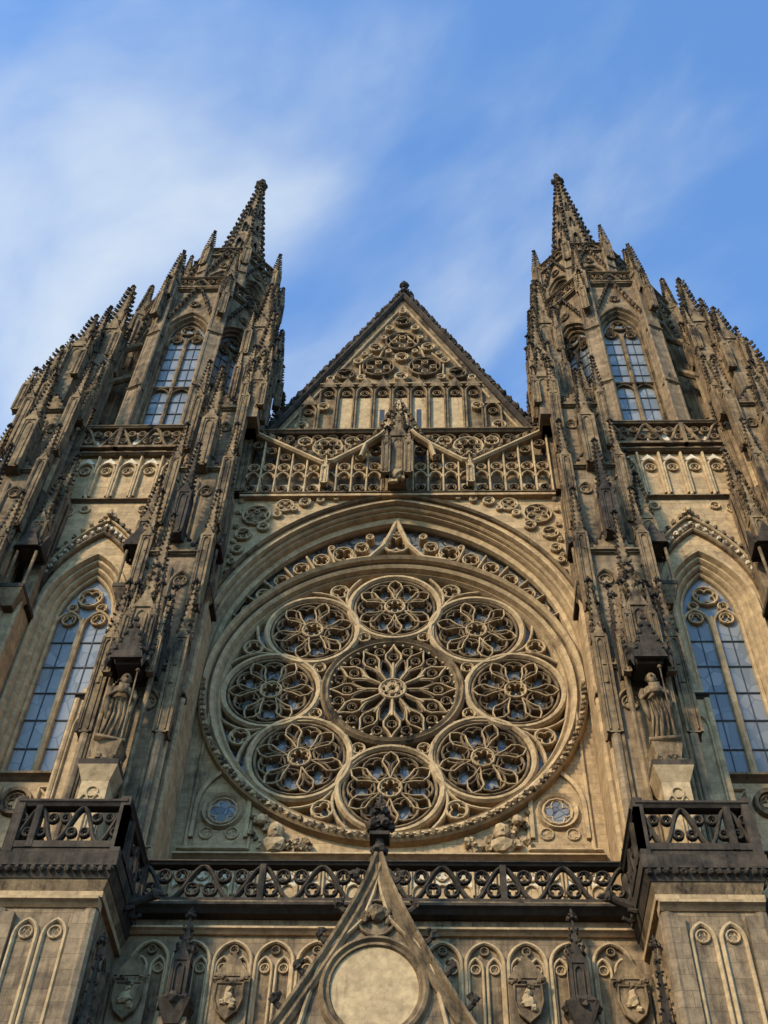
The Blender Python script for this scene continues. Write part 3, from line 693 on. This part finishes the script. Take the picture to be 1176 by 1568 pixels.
def uppertower(cx,cy,s):
    box(MBk,cx-3.1,cx+3.1,cy-3.2,cy+3.5,48,49.2)
    octstorey(cx,cy,4.0,48.0,65.2,1.15,50.3,60.0,2.1,.75,4.2,65.6,transom=54.8)
    dx,dy=cx-.35,cy+1.0
    for k in range(8):
        base=ST.M.copy(); setM(base@Matrix.Translation((cx,cy,0))@Matrix.Rotation(k*PI/4,4,'Z'))
        f=4.25*math.tan(PI/8)
        balustrade(MD,-f,f,-4.25,65.2,66.4,4,.15,.12)
        MBk.add([(-1.66,-4.2,65.2),(1.66,-4.2,65.2),(1.0,-2.0,65.25),(-1.0,-2.0,65.25)],[(0,1,2,3)])
        setM(base@Matrix.Translation((dx,dy,0))@Matrix.Rotation(k*PI/4,4,'Z'))
        f=3.2*math.tan(PI/8)
        balustrade(MD,-f,f,-3.2,73.6,74.6,3,.14,.1)
        MBk.add([(-1.25,-3.1,73.6),(1.25,-3.1,73.6),(.3,-.8,73.7),(-.3,-.8,73.7)],[(0,1,2,3)])
        setM(base)
    octstorey(dx,dy,3.05,65.2,73.6,.75,67.0,70.0,1.2,.55,2.9,74.0,ws=.1,extra=False)
    n=8;r0=2.15;z0=73.4;z1=92.2
    vs=[]
    for k in range(n):
        a=2*PI*k/n+PI/8; vs.append((dx+r0*math.cos(a),dy+r0*math.sin(a),z0))
    for k in range(n):
        a=2*PI*k/n+PI/8; vs.append((dx+.12*math.cos(a),dy+.12*math.sin(a),z1))
    MD.add(vs,[(k,(k+1)%n,n+(k+1)%n,n+k) for k in range(n)])
    for k in range(n):
        a=2*PI*k/n+PI/8; ca,sa=math.cos(a),math.sin(a)
        tube(MD,[(dx+r0*ca,dy+r0*sa,z0),(dx+.14*ca,dy+.14*sa,z1)],[.12,.06],5)
        for i in range(1,22):
            t=i/22; r=r0*(1-t)+.12*t+.14
            blob(DK,dx+r*ca,dy+r*sa,z0+(z1-z0)*t,.2*(1-.3*t),5,4,.3)
        for i in range(4):
            t=(i+.4)/5.5; a2=a+PI/8; r=(r0*(1-t)+.12*t)*math.cos(PI/8)+.02; z=z0+(z1-z0)*t
            base=DK.M.copy(); DK.M=base@Matrix.Translation((dx,dy,0))@Matrix.Rotation(a2+PI/2,4,'Z')
            rib(DK,archpath(0,z,z+1.0,.26*(1-t),.5,3),.07,-r-.12+ .0,-r+.35)
            DK.M=base
    finial(DK,dx,dy,z1-.2,.8); blob(DK,dx,dy,z1+.3,.46,8,5,.3); blob(DK,dx,dy,z1+1.3,.27,7,5,.3)
    for k in range(4):
        a=k*PI/2+PI/4
        pinnacle(MD,dx+2.4*math.cos(a),dy+2.4*math.sin(a),73.4,.4,1.2,2.2)
    for sy in(-1,1):
        for sx in(-1,1):
            out=(sx==s)
            X=cx+sx*(4.3 if out else 4.5); Y=cy+sy*4.0
            box(MBk,X-.65,X+.65,Y-.65,Y+.65,47.5,56.8)
            cluster(MD,X,Y,56.5,.95,3.4,5.8)
            for q in(-1,1):
                for q2 in(-1,1): shaft(MBk,X+q*.65,Y+q2*.65,48,56,.13,6)
            for q in(-1,1): pinnacle(MD,X+q*.7,Y-.7,52.0,.32,3.0,2.8)
            string(MD,X-.7,X+.7,Y-.66,51.6,.2,.16); gablet(MD,X,Y-.78,51.9,.62,1.4,.3)
            rib(MD,archpath(X,49,50.6,.34,.5,4),.12,Y-.75,Y-.64); rib(MD,archpath(X,52.6,55.2,.34,.5,4),.12,Y-.75,Y-.64)
            base=MD.M.copy()
            MD.M=base@Matrix.Translation((cx,cy,0))@Matrix.Rotation(math.atan2(Y-cy,X-cx),4,'Z')
            d=math.hypot(X-cx,Y-cy)
            for zz in(0,-3.5):
                rib(MD,[(4.1,60.8+zz),(d-.2,58.2+zz)],.4,-.16,.16)
            MD.M=base
    ladder=[(5.0,-.2,52.5,59.6,.85),(5.7,-.9,48.2,55.0,.85),(5.0,.9,54,62.6,.65)]
    for (d,y,zb,zt,w) in ladder:
        X=cx+s*d; box(MBk,X-w*.55,X+w*.55,y-.45,y+1.5,47.5,zb+.2)
        cluster(MD,X,y,zb,w,(zt-zb)*.45,(zt-zb)*.55)
    for (d,y,zb,zt,w) in [(5.35,-.4,50.5,58.5,.75),(5.5,-1.1,48.2,54.0,.75),(5.2,1.2,54,62.0,.65),(3.3,-.7,48.2,53.2,.45)]:
        X=cx-s*d; box(MBk,X-w*.5,X+w*.5,y-.4,y+1.2,47.5,zb+.2)
        cluster(MD,X,y,zb,w,(zt-zb)*.45,(zt-zb)*.55)
    pinnacle(MD,cx+s*3.2,-.7,48.2,.45,2.5,3)
    for (d,y,zt) in[(5.9,3.0,58),(5.4,6.5,58),(5.9,9.5,56)]:
        X=cx+s*d; box(MBk,X-.5,X+.5,y-.5,y+.5,47.5,52); cluster(MD,X,y,52,.8,(zt-52)*.45,(zt-52)*.6)

for s in(-1,1):
    setM(Matrix.Scale(s,4,(1,0,0)))
    box(MBk,7.2,18.8,1.35,10.5,0,48.2)
    buttress(7.1,10.4); buttress(15.6,18.9)
    sidepier(7.75); sidepier(10.7) ; sidepier(15.3)
    towerfront(13.0)
    uppertower(12.75,5.2,1)
    for (xa,xb) in((7.05,10.35),(15.55,18.85)):
        c=(xa+xb)/2
        box(MBk,c-1.28,c+1.28,-5.75,-2.8,0,19.3)
        for q in(-1,1):
            shaft(MBk,c+q*1.2,-5.75,0,18.6,.2)
            box(MBk,c+q*.98-.2,c+q*.98+.2,-5.92,-5.74,0,18.5)
            rib(TR,archpath(c+q*.38,10,17.9,.3,.45,5),.12,-5.87,-5.74)
            foil(TR,c+q*.38,18.0,.2,3,.06,-5.83,-5.74,rot=PI/2)
            pinnacle(DK,c+q*1.55,-5.35,8.0,.3,7.6,2.3)
            for zz in range(16): blob(DK,c+q*1.55+(.1 if zz%2 else -.1),-5.5,8.4+zz*.47,.2,7,4,.3)
            for yy in(-5.0,-4.2,-3.5):
                old=MD.M.copy(); MD.M=old@Matrix.Translation((c+q*1.28,yy,0))@Matrix.Rotation(q*PI/2,4,'Z')
                rib(MD,archpath(0,10,17.8,.28,.45,4),.1,-.11,.01); MD.M=old
        string(ST,c-1.36,c+1.36,-5.8,18.7,.25,.2)
        frust(MD,c,-4.3,19.1,19.45,1.35,1.5,1.48,1.63); frust(DK,c,-4.3,19.45,19.75,1.5,1.66,1.62,1.78)
        box(DK,c-1.66,c+1.66,-6.12,-2.6,19.75,20.15)
        frust(ST,c,-4.3,18.95,19.12,1.42,1.58,1.42,1.58)
        box(DK,c-1.6,c+1.6,-6.0,-2.7,20.15,20.35)
        balustrade(DK,c-1.55,c+1.55,-6.0,20.35,21.9,5,.2,.2)
        for q in(-1,1):
            old=DK.M.copy(); DK.M=old@Matrix.Translation((c+q*1.6,-4.35,0))@Matrix.Rotation(q*PI/2,4,'Z')
            balustrade(DK,-1.5,1.5,0,20.35,21.9,5,.2,.2); DK.M=old
            box(DK,c+q*1.5-.14,c+q*1.5+.14,-6.06,-5.78,20.2,22.0)
            gargoyle(DK,c+q*1.35,-3.9,19.9,q*R(75),.8)
        for q in range(14): blob(DK,c-1.5+q*.23,-6.08,19.66,.1,6,4,.3)
    balustrade(DK,10.4,15.5,-3.1,20.5,21.9,6,.22,.2)
    string(DK,10.35,15.55,-3.25,20.0,.4,.3,.6); box(DK,10.3,15.6,-3.2,1,20.1,20.5)
    wall_arch(MBk,9.8,16.2,0,20.2,-3.0,13.0,0,7,1.9,3.6,14)
    prof(MD,archpath(13.0,0,7,1.9,3.6,10),[(.4,-2.99),(.4,-3.2),(.2,-3.25),(.1,-3.0),(-.1,-2.9),(-.3,-2.5),(-.5,-1.8)])
    glass_arch(LD,13.0,0,7,1.9,3.6,-1.6)
setM(I4)

# ---------- central lower storey
balustrade(DK,-7.1,7.1,-3.1,20.6,21.95,16,.2,.13)
string(DK,-7.4,7.4,-3.3,20.12,.26,.24,.8)
box(MD,-7.4,7.4,-3.2,1.2,20.3,20.6)
string(ST,-7.4,7.4,-3.1,19.6,.2,.16,.3)
wall_arch(MBk,-7.5,7.5,0,20.1,-3.0,0,0,7.5,2.7,5.2,20)
prof(MD,archpath(0,0,7.5,2.7,5.2,14),[(.7,-2.99),(.7,-3.5),(.5,-3.6),(.3,-3.3),(.2,-3.4),(0,-3.1),(-.1,-2.9),(-.3,-2.3),(-.5,-1.4)])
glass_arch(LD,0,0,7.5,2.7,5.2,-1.35)
for i in range(12):
    x=-6.4+i*1.163
    if abs(x)<1.6: continue
    for q in(-.26,.26):
        rib(TR,archpath(x+q,11,18.6,.2,.34,5),.085,-3.13,-2.99); foil(TR,x+q,18.62,.15,3,.045,-3.1,-2.99,rot=PI/2)
        MD.add([(x+q-.16,-3.012,11),(x+q+.16,-3.012,11),(x+q+.16,-3.012,18.6),(x+q,-3.012,18.85),(x+q-.16,-3.012,18.6)],[(0,1,2,3,4)])
    rib(TR,archpath(x,11,18.75,.52,.62,6),.11,-3.19,-2.99)
    foil(MD,x,19.15,.14,4,.05,-3.12,-2.99)
for s in(-1,1):
    for x in(6.75,4.0):
        box(MBk,s*x-.5,s*x+.5,-3.3,-2.98,10,18.25); gablet(MD,s*x,-3.34,18.25,.5,.7,.3)
        X=s*x; z=17.55
        pts=[(X-.36,z+.42),(X+.36,z+.42),(X+.38,z),(X+.26,z-.34),(X,z-.55),(X-.26,z-.34),(X-.38,z)]
        MD.add([(p[0],-3.46,p[1]) for p in pts]+[(p[0],-3.28,p[1]) for p in pts],[tuple(range(7))]+[(i,(i+1)%7,7+(i+1)%7,7+i) for i in range(7)])
        rib(MD,[(p[0]*1,p[1]) for p in pts],.07,-3.52,-3.44,True)
        blob(TR,X,-3.5,z,.17,7,5,.35,.5); blob(TR,X,-3.48,z+.22,.1,6,4,.3); blob(TR,X+.12,-3.48,z-.2,.1,6,4,.3); blob(TR,X-.15,-3.48,z-.1,.08,6,4,.3)
        for k in range(9): blob(MD,X-.42+.105*k,-3.45,z+.5+.1*math.sin(k),.08,6,4,.4)
    x=s*5.35
    box(MBk,x-.38,x+.38,-3.75,-2.98,8,16.9)
    frust(DK,x,-3.6,16.7,17.3,.2,.2,.45,.4)
    for k in range(8): blob(DK,x+.33*math.cos(k*PI/4),-3.6+.33*math.sin(k*PI/4),17.3,.18,6,4,.35)
    pinnacle(DK,x,-3.6,17.35,.42,1.1,1.3)
# portal gable
yp=-5.4
def gp(t):
    z=9.0+(20.5-9.0)*t
    return (7.3*(1-t)**1.25+.03,z)
rk=[gp(i/16) for i in range(17)]
for i in range(16):
    a,b=rk[i],rk[i+1]
    MBk.add([(-a[0],yp,a[1]),(a[0],yp,a[1]),(b[0],yp,b[1]),(-b[0],yp,b[1])],[(0,1,2,3)])
    MBk.add([(-a[0],-3.05,a[1]),(a[0],-3.05,a[1]),(b[0],-3.05,b[1]),(-b[0],-3.05,b[1])],[(3,2,1,0)])
prof(MD,rk,[(-.30,yp+.02),(-.30,yp-.1),(-.2,yp-.2),(-.08,yp-.12),(0,yp-.26),(.08,yp-.26),(.12,yp),(.12,-3)])
prof(MD,[(-p[0],p[1]) for p in rk],[(.30,yp+.02),(.30,yp-.1),(.2,yp-.2),(.08,yp-.12),(0,yp-.26),(-.08,yp-.26),(-.12,yp),(-.12,-3)])
for s in(-1,1):
    for i in range(0,11):
        x,z=gp(.18+i*.075)
        tube(DK,[(s*x,yp,z),(s*(x+.2),yp-.08,z+.02),(s*(x+.34),yp-.1,z+.14)],[.09,.08,.06],6)
        blob(DK,s*(x+.34),yp-.12,z+.2,.13,7,5,.4); blob(DK,s*(x+.24),yp-.14,z+.3,.08,6,4,.4)
dz=16.75
prof(MD,circ(0,dz,1.24,44),[(-.14,yp-.02),(-.1,yp-.12),(-.02,yp-.1),(.04,yp-.2),(.12,yp-.16),(.2,yp+.01)],True)
PL2=MB(); PL2.add([(1.15*math.cos(2*PI*i/36),yp-.04,dz+1.15*math.sin(2*PI*i/36)) for i in range(36)],[tuple(range(36))])
blob(MD,0,yp-.1,18.75,.22,8,6,.3)
for k in range(7): blob(MD,.34*math.cos(k*PI/6),yp-.08,18.6+.3*math.sin(k*PI/6),.12,6,4,.4)
rib(TR,[(-1.0,17.95),(-.62,18.3),(-.35,18.6),(-.12,19.3),(0,19.8),(.12,19.3),(.35,18.6),(.62,18.3),(1.0,17.95)],.1,yp-.16,yp)
rib(MD,circ(0,18.65,.5,16),.08,yp-.12,yp,True)
for s in(-1,1):
    rib(TR,[(s*2.9,14.6),(s*1.9,15.4),(s*1.62,16.6),(s*1.35,17.6),(s*.9,18.1)],.12,yp-.15,yp)
    foil(MD,s*1.95,15.3,.36,3,.08,yp-.12,yp); foil(MD,s*.8,14.7,.4,4,.08,yp-.12,yp); prof(TR,archpath(s*1.65,12,14.4,.62,.9,7),[(-.1,yp),(-.08,yp-.18),(.06,yp-.2),(.1,yp)])
    foil(MD,s*1.45,18.0-.95,.17,3,.05,yp-.12,yp)
foil(MD,0,12.9,1.1,6,.14,yp-.18,yp)
shaft(DK,0,yp,20.2,22.0,.13); box(DK,-.28,.28,yp-.28,yp+.28,21.05,21.16)
for k in range(6):
    a=k*PI/3
    blob(DK,.25*math.cos(a),yp+.25*math.sin(a),21.5,.16,8,5,.4); blob(DK,.19*math.cos(a),yp+.19*math.sin(a),21.95,.12,7,5,.4)
    blob(DK,.16*math.cos(a),yp+.16*math.sin(a),20.7,.11,7,5,.3)
blob(DK,0,yp,22.2,.16,8,5,.2); octa(DK,0,yp,22.45,.08,.08,.22)
for s in(-1,1):
    box(MBk,s*4.3-.4,s*4.3+.4,-5.3,-3.0,0,9.5); pinnacle(DK,s*4.3,-4.9,9.5,.5,1.5,2.4)

for (m,n,mt) in((ST,'ashlar_walls',M_ST),(TR,'rose_and_carved_tracery',M_TR),(MD,'pinnacles_and_tracery',M_MD),(MBk,'buttress_masonry',M_MB),(DK,'darkened_parapets_and_crockets',M_DK),(GR,'rose_window_glass',M_GR),(GW,'lancet_window_glass',M_GW),(LD,'glazing_bars_and_doors',M_LEAD),(PL,'sunlit_tone_carved_panels',M_PL),(PL2,'portal_gable_roundel',M_TR)):
    m.obj(n,mt,root)
b=MB(); box(b,-7.2,7.2,2.3,60,0,46.9); b.obj('nave_walls',M_MB,root)
b=MB(); b.add([(-7.4,2.25,47),(7.4,2.25,47),(0,2.25,61.5),(-7.4,60,47),(7.4,60,47),(0,60,61.5)],[(0,1,2),(3,5,4),(0,2,5,3),(1,4,5,2)]); b.obj('nave_roof',M_ROOF,root)
b=MB()
for (c,hw,y) in((0,2.3,-1.5),(13.0,1.5,-1.75),(-13.0,1.5,-1.75)):
    for s in(-1,1):
        box(b,c+s*hw/2-hw/2+.03,c+s*hw/2+hw/2-.03,y-.08,y,0.05,6.0)
        for i in range(4): box(b,c+s*hw/2-hw*.36,c+s*hw/2+hw*.36,y-.14,y-.08,.4+i*1.4,1.5+i*1.4)
b.obj('portal_doors',M_WOOD,root)
for s in(-1,1):
    for c in(8.75,17.25): place_statue(s*c,-4.35,25.25,1.08)
    place_statue(s*7.75,-1.55,35.35,.78)

# ------------------------------------------------------------------ ground
g=MB(); g.add([(-1500,-1500,0),(1500,-1500,0),(1500,1500,0),(-1500,1500,0)],[(0,1,2,3)])
gm=bpy.data.materials.new('cobblestone'); gm.use_nodes=True
nt=gm.node_tree; geo=nt.nodes.new('ShaderNodeNewGeometry'); vo=nt.nodes.new('ShaderNodeTexVoronoi'); vo.inputs['Scale'].default_value=7
nt.links.new(geo.outputs['Position'],vo.inputs['Vector'])
cr=nt.nodes.new('ShaderNodeValToRGB'); cr.color_ramp.elements[0].color=(.24,.21,.18,1); cr.color_ramp.elements[1].color=(.06,.055,.05,1); cr.color_ramp.elements[1].position=.7
nt.links.new(vo.outputs['Distance'],cr.inputs[0]); nt.links.new(cr.outputs[0],nt.nodes['Principled BSDF'].inputs['Base Color']); nt.nodes['Principled BSDF'].inputs['Roughness'].default_value=.8
g.obj('ground',gm,None)

# ------------------------------------------------------------------ sky / sun
sd=Vector((-.55,-.70,.47)).normalized()
elev=math.asin(sd.z); rot=math.atan2(sd.x,sd.y)
w=bpy.data.worlds.new('World'); scene.world=w; w.use_nodes=True
nt=w.node_tree; N=nt.nodes; L=nt.links
bg=N['Background']; bg.inputs['Strength'].default_value=.15
sk=N.new('ShaderNodeTexSky'); sk.sky_type='NISHITA'; sk.sun_disc=False; sk.sun_elevation=elev; sk.sun_rotation=rot; sk.air_density=1.0; sk.dust_density=.6; sk.ozone_density=2.5
tc=N.new('ShaderNodeTexCoord'); sx=N.new('ShaderNodeSeparateXYZ'); L.new(tc.outputs['Generated'],sx.inputs[0])
mz=N.new('ShaderNodeMath'); mz.operation='MAXIMUM'; mz.inputs[1].default_value=.08; L.new(sx.outputs['Z'],mz.inputs[0])
dx=N.new('ShaderNodeMath'); dx.operation='DIVIDE'; L.new(sx.outputs['X'],dx.inputs[0]); L.new(mz.outputs[0],dx.inputs[1])
dy=N.new('ShaderNodeMath'); dy.operation='DIVIDE'; L.new(sx.outputs['Y'],dy.inputs[0]); L.new(mz.outputs[0],dy.inputs[1])
cb=N.new('ShaderNodeCombineXYZ'); L.new(dx.outputs[0],cb.inputs[0]); L.new(dy.outputs[0],cb.inputs[1])
mp0=N.new('ShaderNodeMapping'); mp0.inputs['Rotation'].default_value=(0,0,R(-52)); L.new(cb.outputs[0],mp0.inputs[0])
mp=N.new('ShaderNodeMapping'); mp.inputs['Scale'].default_value=(5.6,3.0,1); mp.inputs['Location'].default_value=(1.3,.4,0); L.new(mp0.outputs[0],mp.inputs[0])
nz=N.new('ShaderNodeTexNoise'); nz.inputs['Scale'].default_value=.9; nz.inputs['Detail'].default_value=7; nz.inputs['Roughness'].default_value=.5; nz.inputs['Distortion'].default_value=.3; L.new(mp.outputs[0],nz.inputs['Vector'])
# more cloud towards the north-west and lower down
bi=N.new('ShaderNodeMath'); bi.operation='MULTIPLY_ADD'; bi.inputs[1].default_value=-.42; L.new(dx.outputs[0],bi.inputs[0]); L.new(nz.outputs[0],bi.inputs[2])
bj=N.new('ShaderNodeMath'); bj.operation='MULTIPLY_ADD'; bj.inputs[1].default_value=.16; L.new(dy.outputs[0],bj.inputs[0]); L.new(bi.outputs[0],bj.inputs[2])
mr=N.new('ShaderNodeMapRange'); mr.interpolation_type='SMOOTHSTEP'; mr.inputs['From Min'].default_value=.42; mr.inputs['From Max'].default_value=.98; mr.inputs['To Min'].default_value=.06; mr.inputs['To Max'].default_value=.9; L.new(bj.outputs[0],mr.inputs['Value'])
tint=N.new('ShaderNodeMix'); tint.data_type='RGBA'; tint.blend_type='MULTIPLY'; tint.inputs['Factor'].default_value=1; L.new(sk.outputs[0],tint.inputs['A']); tint.inputs['B'].default_value=(1.3,2.1,2.7,1)
mx=N.new('ShaderNodeMix'); mx.data_type='RGBA'; L.new(mr.outputs[0],mx.inputs['Factor']); L.new(tint.outputs['Result'],mx.inputs['A']); mx.inputs['B'].default_value=(5.3,5.9,6.4,1)
L.new(mx.outputs['Result'],bg.inputs['Color'])
sl=bpy.data.lights.new('sun','SUN'); sl.energy=4.2; sl.angle=R(6); sl.color=(1,.84,.62)
so=bpy.data.objects.new('sun',sl); scene.collection.objects.link(so); so.rotation_euler=(-sd).to_track_quat('-Z','Y').to_euler()

# ------------------------------------------------------------------ camera
th=R(52); psi=-.060; phi=.041
fwd=Vector((math.sin(psi)*math.cos(th),math.cos(psi)*math.cos(th),math.sin(th)))
rt=Vector((math.cos(psi),-math.sin(psi),0)); up=rt.cross(fwd)
r2=rt*math.cos(phi)+up*math.sin(phi); u2=up*math.cos(phi)-rt*math.sin(phi)
cam=bpy.data.cameras.new('camera'); co=bpy.data.objects.new('camera',cam); scene.collection.objects.link(co)
co.matrix_world=Matrix((( r2.x,u2.x,-fwd.x,1.4),(r2.y,u2.y,-fwd.y,-32.9),(r2.z,u2.z,-fwd.z,1.6),(0,0,0,1)))
cam.sensor_fit='VERTICAL'; cam.sensor_height=36; cam.lens=1805/1568*36; cam.clip_end=5000
scene.camera=co
